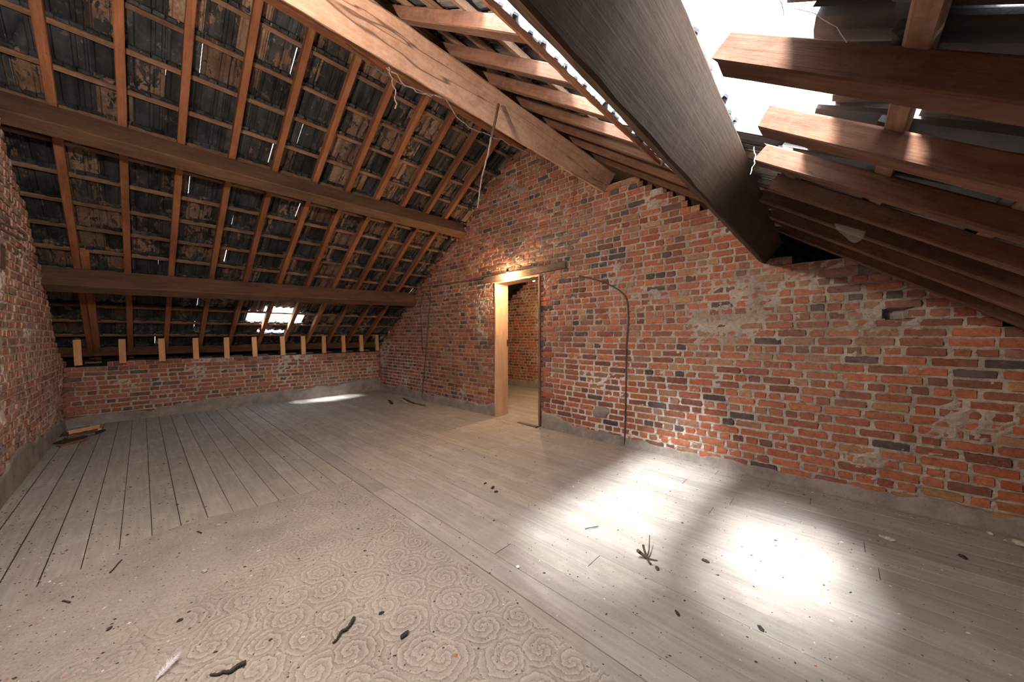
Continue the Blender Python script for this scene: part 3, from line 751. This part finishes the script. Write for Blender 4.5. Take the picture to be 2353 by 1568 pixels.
# ------------------------------------------------------------------ bulbs
def bulb(name, loc, label, r=.03, power=60, col=(1.0, .60, .30), cord=None, radius=.03):
    e = empty(name, loc); L = Vector(loc)
    V = []; F = []; nu, nv = 16, 10
    prof = [(0, -1.0), (.5, -.87), (.87, -.5), (1, 0), (.9, .45), (.6, .85), (.42, 1.2), (.4, 1.5)]
    for (a, z) in prof:
        for i in range(nu): V.append((math.cos(2 * math.pi * i / nu) * a * r, math.sin(2 * math.pi * i / nu) * a * r, z * r))
    for j in range(len(prof) - 1):
        for i in range(nu): F.append((j * nu + i, j * nu + (i + 1) % nu, (j + 1) * nu + (i + 1) % nu, (j + 1) * nu + i))
    g = link('bulb_glass', mesh('bulb_glass', V, F, True), MAT['bulb'], e)
    v, f = tube_geo([(0, 0, r * 1.45), (0, 0, r * 2.1), (0, 0, r * 2.2), (0, 0, r * 3)], r * .62, 12, taper=(1, .6))
    link('lamp_socket', mesh('lamp_socket', v, f, True), MAT['socket'], e)
    if cord:
        v, f = tube_geo([Vector(c) - L for c in smooth_path(cord)], .003, 6); link('cord', mesh('cord', v, f, True), MAT['cable'], e)
    tag(e, label, 'lamp')
    ld = bpy.data.lights.new(name + '_light', 'POINT'); ld.energy = power; ld.color = col; ld.shadow_soft_size = radius
    lo = bpy.data.objects.new(name + '_light', ld); COL.objects.link(lo); lo.location = loc + Vector((0, 0, -.0)) if isinstance(loc, Vector) else loc
    g.visible_shadow = True
    lo.location.z -= r * 1.0 + radius + .004
    return e
bulb('bare_bulb', (3.78, YG - .10, 2.03), 'bright bare bulb glowing at the top of the doorway below the timber lintel', power=26, radius=.02, cord=[(3.78, YG - .10, 2.11), (3.79, YG - .04, 2.15), (3.9, YG - .015, 2.12), (4.2, YG - .012, 2.13)])
bulb('bare_bulb', (3.40, 5.2, 2.12), 'small glowing bulb seen through the doorway in the next room', r=.022, power=45, radius=.02, cord=[(3.40, 5.2, 2.2), (3.40, 5.2, 3.6)])
bulb('hanging_bulb', (5.80, 0.42, 2.30), 'bare bulb hanging on a cord near the left gable wall behind the viewer', power=88, radius=.04, col=(1.0, .84, .70), cord=[(5.80, .42, 2.39), (5.80, .42, 2.66)])

# ------------------------------------------------------------------ cables and rods
yw = YG - .014
tag(tube('wall_cable', [(1.50, yw, .02), (1.53, yw, .3), (1.58, yw, .60), (1.665, yw, 1.20), (1.74, yw, 1.70), (1.77, yw, 1.84), (1.735, yw, 2.10)], .009, MAT['cable']),
    'dark cable running from floor up the brick wall near the far left corner', 'cable')
tag(tube('wall_cable', [(1.53, yw, .84), (1.50, yw, 1.0), (1.47, yw, 1.3), (1.44, yw, 1.75), (1.49, yw, 1.90), (1.58, yw, 1.97), (1.68, yw, 1.92), (1.76, yw, 1.78)], .006, MAT['cable']),
    'thinner looped cable hanging left of the floor to ceiling cable on the far brick wall', 'cable')
tag(tube('wall_cable', [(1.42, yw, 2.05), (1.55, yw, 2.085), (1.85, yw, 2.075), (2.45, yw, 2.07), (2.9, yw, 2.065), (3.28, yw, 2.05)], .005, MAT['cable']),
    'thin level cable on the brick wall leading left from the door lintel', 'cable')
tag(tube('wall_cable', [(4.88, yw, 1.90), (5.0, yw, 1.87), (5.14, yw, 1.82), (5.31, yw, 1.74), (5.43, yw, 1.65), (5.48, yw, 1.56), (5.49, yw, 1.34), (5.47, yw, 1.06), (5.465, yw, .6), (5.45, yw, .02)], .008, MAT['cable']),
    'grey brown cable bending down the brick wall to the floor, right of the doorway', 'cable')
rod = empty('hanging_rod', (5.30, 2.50, 2.89))
link('stick', mesh('stick', *tube_geo([(0, 0, .02), (-.005, -.03, -.12), (-.012, -.062, -.25)], .0095, 8)), MAT['rust'], rod)
link('rope', mesh('rope', *tube_geo(smooth_path([(-.012, -.062, -.24), (-.02, -.09, -.38), (-.04, -.12, -.52), (-.045, -.15, -.68), (-.05, -.16, -.78)], 6, .002), .0075, 6, taper=(1, .5))), MAT['strand'], rod)
tag(rod, 'thin dark rod with dusty rope hanging from the pale beam', 'rod')
o = beam('iron_bar', (1.225, -.02, 1.745), (1.235, .40, 1.752), .012, .03, (0, 0, 1), MAT['rust']); tag(o, 'flat rusty bar end sticking along the lower left purlin out of the wall', 'bar')
tag(tube('iron_hook', [(3.05, .005, 1.97), (2.80, .03, 1.985), (2.60, .07, 1.985), (2.52, .07, 1.965), (2.55, .07, 1.935), (2.75, .05, 1.93), (3.05, .02, 1.93)], .010, MAT['strand'], n=6, jit=.002),
    'bent iron hook wrapped in cobweb on the left gable wall', 'hook')
o = beam('wall_block', (2.78, -.04, 1.68), (2.78, .012, 1.68), .14, .17, (0, 0, 1), MAT['oldwood']); tag(o, 'grey timber block built into the left gable wall below the hook', 'wood block')

# ------------------------------------------------------------------ cobwebs
def web_sheet(name, grid, mat, label):
    """grid: rows of points"""
    m = len(grid[0]); V = [p for row in grid for p in row]; F = []
    for j in range(len(grid) - 1):
        for i in range(m - 1): F.append((j * m + i, j * m + i + 1, (j + 1) * m + i + 1, (j + 1) * m + i))
    o = link(name, mesh(name, V, F, True), mat); return tag(o, label, 'cobweb')
rw = random.Random(5); G = []
for i in range(70):
    t = i / 69; y = 1.55 + t * 1.45
    wdt = (.012 + .055 * math.sin(math.pi * min(1, t * 1.0)) ** .7) * (1 - t * .2)
    e = rw.uniform(-.006, .006)
    x0, z0 = 6.675, 1.862
    G.append([Vector((x0, y, z0)), Vector((x0 - wdt * .5, y, z0 + wdt * .30 - .004)), Vector((x0 - wdt - e, y, z0 + wdt * .75 + e))])
web_sheet('cobweb', G, MAT['web'], 'torn white cobweb sheet glowing along the edge of the huge dark beam')
def strands(name, lines, r, mat, label, jit=.006, seed=0):
    v, f = [], []   # the threads of one web start from shared points
    for k, l in enumerate(lines): tube_geo(smooth_path(l, 6, jit, seed + k), r, 4, v, f)
    return tag(link(name, mesh(name, v, f), mat), label, 'cobweb')
strands('cobweb', [[(4.02, 1.9, 3.74), (4.3, 1.95, 3.45), (4.7, 2.0, 3.12), (5.18, 2.1, 2.80)], [(5.17, 1.7, 2.80), (5.16, 1.9, 2.76), (5.18, 2.1, 2.80), (5.15, 2.3, 2.74), (5.16, 2.6, 2.76), (5.17, 3.0, 2.78)],
                   [(5.17, 1.7, 2.80), (5.16, 1.75, 2.70), (5.165, 1.75, 2.58)]], .0045, MAT['strand'], 'stringy brown cobwebs hanging under the pale beam', .009, 3)
strands('cobweb', [[(6.93, 1.66, 2.02), (6.98, 1.60, 1.98), (7.0, 1.6, 2.05)], [(7.0, 1.6, 2.05), (7.03, 1.58, 1.97), (7.05, 1.66, 1.90)], [(6.93, 1.66, 2.02), (7.1, 1.66, 1.88), (7.15, 1.68, 1.80)]], .0008, MAT['white'], 'fine white cobweb threads on the sawn rafter end by the roof hole', .003, 9)
strands('cobweb', [[(6.9, 2.3, 1.92), (6.91, 2.25, 1.85), (6.90, 2.22, 1.79)]], .0012, MAT['white'], 'single white cobweb thread hanging at the lower edge of the roof hole', .003, 29)
strands('cobweb', [[(1.17, .9, 1.83), (1.15, 1.15, 1.70), (1.14, 1.4, 1.62), (1.15, 1.7, 1.75), (1.17, 1.8, 1.82)], [(1.16, 1.35, 1.80), (1.14, 1.6, 1.68), (1.16, 1.85, 1.78)]], .0018, MAT['strand'],
        'thin sagging cobweb threads under the lower left purlin', .004, 15)
G = []
for i in range(8):
    t = i / 7; G.append([Vector((7.12 + .10 * t, 2.80, 1.70 - .06 * t)), Vector((7.13 + .08 * t, 2.77 - .02 * math.sin(math.pi * t), 1.66 - .055 * t)), Vector((7.15 + .05 * t, 2.73, 1.63 - .04 * t - .02 * math.sin(math.pi * t)))])
web_sheet('cobweb', G, MAT['webthin'], 'small grey cobweb hanging between two dark rafters at right')
G = []
for i in range(8):
    t = i / 7; G.append([Vector((2.98 - .42 * t, .02 + .05 * t, 1.93)), Vector((3.02 - .25 * t, .03, 1.83 + .05 * t)), Vector((3.05 - .02 * t, .02, 1.70 + .14 * t))])
web_sheet('cobweb', G, MAT['webthin'], 'grey cobweb hanging from the iron hook at far left')

# ------------------------------------------------------------------ things on the floor
SZ = .0045
def stick(name, pts, r, mat, label, cat='stick', seed=0):
    o = tube(name, pts, r, mat, sides=6, n=5, jit=r * .35, seed=seed, taper=(1.25, .55)); return tag(o, label, cat)
stick('twig', [(5.655, 1.300, .012), (5.670, 1.285, .014), (5.685, 1.262, .012), (5.688, 1.235, .012), (5.706, 1.215, .011), (5.714, 1.196, .010)], .0062, MAT['twig'], 'dark crooked twig on the patterned sheet, right of the other twig', seed=2)
stick('twig', [(5.575, .950, .016), (5.566, .925, .014), (5.572, .905, .012), (5.556, .890, .012), (5.552, .872, .012), (5.530, .855, .010)], .0062, MAT['twig'], 'dark bent twig on the patterned sheet near the bottom edge, beside the feather', seed=4)
bd = empty('dry_sprig', (6.392, 2.536, 0))
link('stalk', mesh('stalk', *tube_geo(smooth_path([(.03, -.03, .008), (0, 0, .012), (-.01, .05, .03), (-.035, .12, .07)], 5), .005, 6, taper=(1.2, .4))), MAT['twig'], bd)
link('leaf', mesh('leaf', *tube_geo(smooth_path([(0, 0, .012), (-.03, -.01, .03), (-.04, -.025, .045)], 4), .010, 6, taper=(.6, 1.1))), MAT['leaf'], bd)
link('leaf', mesh('leaf', *tube_geo(smooth_path([(0, 0, .012), (-.022, .015, .04), (-.03, .02, .062)], 4), .007, 6, taper=(1, .9))), MAT['leaf'], bd)
link('stalk', mesh('stalk', *tube_geo(smooth_path([(0, 0, .01), (.03, .02, .006), (.045, .03, .004)], 4), .0035, 6, taper=(1, .5))), MAT['twig'], bd)
tag(bd, 'dry sprig with upright stalk casting onto the bright floorboards', 'sprig')
tag(rock('dark_pellet', (6.458, 2.500, 0), (.016, .009, .006), MAT['leaf'], 3), 'small dark oval pellet on the bright boards just right of the dry sprig', 'pellet')
tag(rock('dark_pellet', (6.620, 2.735, 0), (.019, .009, .007), MAT['leaf'], 4), 'small dark curled pellet on the bright boards, farther right of the dry sprig', 'pellet')
tag(rock('rubble_chip', (7.344, 3.681, 0), (.035, .014, .011), MAT['rubble'], 5), 'pale elongated mortar chip on the floor in front of the right wall', 'rubble')
tag(rock('rubble_chip', (7.890, 4.12, 0), (.030, .022, .014), MAT['rubble'], 6), 'pale mortar lump at the foot of the brick wall by the right edge', 'rubble')
tag(rock('rubble_chip', (7.80, 4.19, 0), (.014, .010, .008), MAT['rubble'], 26), 'smaller pale mortar crumb left of the lump by the right edge', 'rubble')
tag(rock('pebble', (4.809, .908, SZ), (.012, .009, .008), MAT['rubble'], 7), 'small white pebble on the patterned sheet at left', 'pebble')
tag(rock('pebble', (4.30, 1.02, SZ), (.012, .007, .006), MAT['rubble'], 8), 'small white pebble by the upper edge of the patterned sheet', 'pebble')
tag(rock('pebble', (5.93, 2.02, 0), (.009, .007, .006), MAT['white'], 9), 'tiny white crumb on the boards beside the sheet edge', 'pebble')
for i, (x, y, s, lab) in enumerate([(5.054, 2.592, .014, 'dark dried clump on the boards, farthest of the three in the middle of the room'), (5.16, 2.575, .022, 'long dark dried clump on the middle floorboards'),
                                    (5.23, 2.545, .018, 'dark curved dried clump nearest the viewer of the three on the middle boards'), (5.881, 1.406, .020, 'brownish dirt clump on the patterned sheet at bottom centre'),
                                    (5.708, 1.396, .012, 'small dark clump on the patterned sheet above the brownish clump'), (6.905, 2.42, .016, 'dark clump on the boards in the lower right of the floor'),
                                    (5.13, .80, .012, 'small grey clump on the left of the patterned sheet'), (4.98, .60, .012, 'small brown clump on the patterned sheet near the bottom left'),
                                    (7.62, 3.72, .022, 'flat black splinter clump on the floor near the right wall'), (6.63, 2.27, .014, 'dark clump on the grey boards at lower right, left of the larger one')]):
    tag(rock('dirt_clump', (x, y, 0 if y > 1.84 else SZ), (s, s * .5, s * .38), MAT['droppings'], 40 + i), lab, 'dirt clump')
# feather
def feather():
    V = []; F = []; r = random.Random(2)
    c = Vector((5.425, .722, .008)); d = Vector((-.055, .060, .018)); sd = Vector((.77, .63, 0))
    for i in range(150):
        t = r.random(); p = c + d * t + Vector((0, 0, .004)); wd = .017 * math.sin(math.pi * min(1, .15 + t * .85)) ** .8 + .002
        sgn = r.choice((-1, 1)); q = len(V); a = sd * sgn * wd * r.uniform(.5, 1.15) + d * r.uniform(.10, .30) + Vector((0, 0, r.uniform(-.003, .009)))
        wv = d * .012; V.extend([p, p + wv, p + a * .6 + wv + Vector((0, 0, .002)), p + a]); F.append((q, q + 1, q + 2, q + 3))
    v, f = tube_geo([c - d * .15, c, c + d], .0009, 4)
    q = len(V); V += v; F += [tuple(q + k for k in ff) for ff in f]
    tag(link('feather', mesh('feather', V, F), MAT['white']), 'small fluffy white feather on the patterned sheet at the bottom edge', 'feather')
feather()
# broken corner of the floor by the left gable wall
for i, (p0, p1, w, h, mt, lab) in enumerate([
    ((.52, .10, .03), (.44, .33, .045), .035, .045, 'pine', 'orange offcut of timber lying on the debris in the left corner'),
    ((.72, .10, .005), (.62, .28, .012), .10, .02, 'oldwood', 'flat rotten board piece in the left corner below the orange offcut'),
    ((.88, .06, .004), (.70, .22, .010), .09, .018, 'char', 'dark rotten board fragment in the left corner against the gable wall'),
    ((1.02, .08, .002), (.88, .26, .006), .06, .014, 'rafter', 'reddish splintered board fragment, nearest of the pile in the left corner'),
    ((.60, .30, .004), (.50, .36, .012), .05, .02, 'char', 'black charred wood scrap at the right end of the left corner pile')]):
    o = beam('wood_offcut', p0, p1, w, h, (0, 0, 1), MAT[mt], jit=.004, rag=.012, seg=.03); tag(o, lab, 'wood scrap', 'broken wood in the left corner')
tag(rock('rag', (.47, .335, .01), (.022, .02, .022), MAT['rubble'], 77), 'small pale crumpled scrap at the end of the wood pile in the left corner', 'scrap')
# shards by the gable wall
for i, (p0, p1, w, mt, lab) in enumerate([
    ((1.20, 3.98, .01), (1.62, 3.86, .016), .035, 'jamb', 'pale split board shard on the floor near the far left corner'),
    ((1.15, 4.06, .004), (1.75, 3.93, .012), .022, 'char', 'long black shard beside the pale one near the far left corner'),
    ((1.70, 3.97, .004), (2.05, 3.96, .010), .028, 'oldwood', 'grey shard nearest the wall cable on the far left floor'),
    ((1.12, 3.80, .002), (1.50, 3.66, .006), .04, 'char', 'dark broken board edge in front of the pale shard near the far corner')]):
    o = beam('wood_shard', p0, p1, w, .014, (0, .2, 1), MAT[mt], jit=.004, rag=.02, seg=.05); tag(o, lab, 'wood scrap', 'shards by the far left corner')
for i, (x, y, a, L, lab) in enumerate([(6.02, 2.60, 1.0, .09, 'thin dark splinter across a board joint left of the dry sprig'), (4.42, .60, -.3, .12, 'dark splinter at the left tip of the patterned sheet'),
                                       (4.32, .93, .3, .05, 'dark sliver on the edge of the patterned sheet'), (4.62, .46, .5, .05, 'short dark sliver at the lower left of the patterned sheet')]):
    o = beam('splinter', (x - math.cos(a) * L / 2, y - math.sin(a) * L / 2, SZ), (x + math.cos(a) * L / 2, y + math.sin(a) * L / 2, SZ + .003), .006 if i else .003, .004, (0, 0, 1), MAT['char'], jit=.001, seg=.03)
    tag(o, lab, 'splinter')
# plaster lump on the wall
def lump():
    V = []; F = []; n = 18
    for j in range(9):
        for i in range(n):
            t = j / 8; a = 2 * math.pi * i / n; rr = (1 - t) * (1 + .25 * (float(vnoise(i * .9, j * .3, 31)) - .5))
            V.append((5.16 + math.cos(a) * .105 * rr + .02 * t, YG - .008 - .035 * math.sin(t * 1.5), .33 + math.sin(a) * .07 * rr + .02 * math.cos(a) * rr))
        if j:
            for i in range(n): F.append(((j - 1) * n + i, (j - 1) * n + (i + 1) % n, j * n + (i + 1) % n, j * n + i))
    tag(link('mortar_lump', mesh('mortar_lump', V, F, True), MAT['plaster']), 'grey smeared mortar lump stuck low on the brick wall right of the doorway', 'mortar')
lump()
# uncountable grit
def grit():
    r = np.random.RandomState(15); V = []; F = []; C = []
    for k in range(7200):
        if k < 5200: x = r.uniform(-.1, 8.0); y = r.uniform(0.03, 4.2)
        elif k < 6200: x = r.uniform(3.0, 6.5); y = abs(r.normal(0, .5)) + .03
        else: x = r.uniform(.2, 8.0); y = (4.22 - abs(r.normal(0, .07))) if r.rand() < .6 else .04 + abs(r.normal(0, .08))
        if y > 4.22 or y < .02: continue
        s = r.uniform(.0012, .0042) * (2.0 if r.rand() < .10 else 1.1); z = SZ if (x > 4.1 and y < 1.84) else 0
        e = r.uniform(.35, 1); a = r.uniform(0, 3.14); h = s * r.uniform(.3, .8); q = len(V)
        for (u, v, w) in ((-1, -1, 0), (1, -.8, 0), (1.1, .9, 0), (-.8, 1, 0), (.1, 0, 1)):
            V.append((x + s * (u * math.cos(a) - v * e * math.sin(a)), y + s * (u * math.sin(a) + v * e * math.cos(a)), z + w * h))
            pass
        c = (.05, .042, .036) if r.rand() < .66 else ((.55, .52, .48) if r.rand() < .8 else (.35, .14, .08))
        C += [(*c, 1)] * 5
        F += [(q, q + 1, q + 4), (q + 1, q + 2, q + 4), (q + 2, q + 3, q + 4), (q + 3, q, q + 4)]
    m = M('floor grit'); m.color(m.attr())
    o = link('floor_grit', mesh('floor_grit', V, F, cols=C), m.m); tag(o, 'scattered grit, splinters and crumbs all over the dusty floor', 'debris', kind='stuff')
grit()
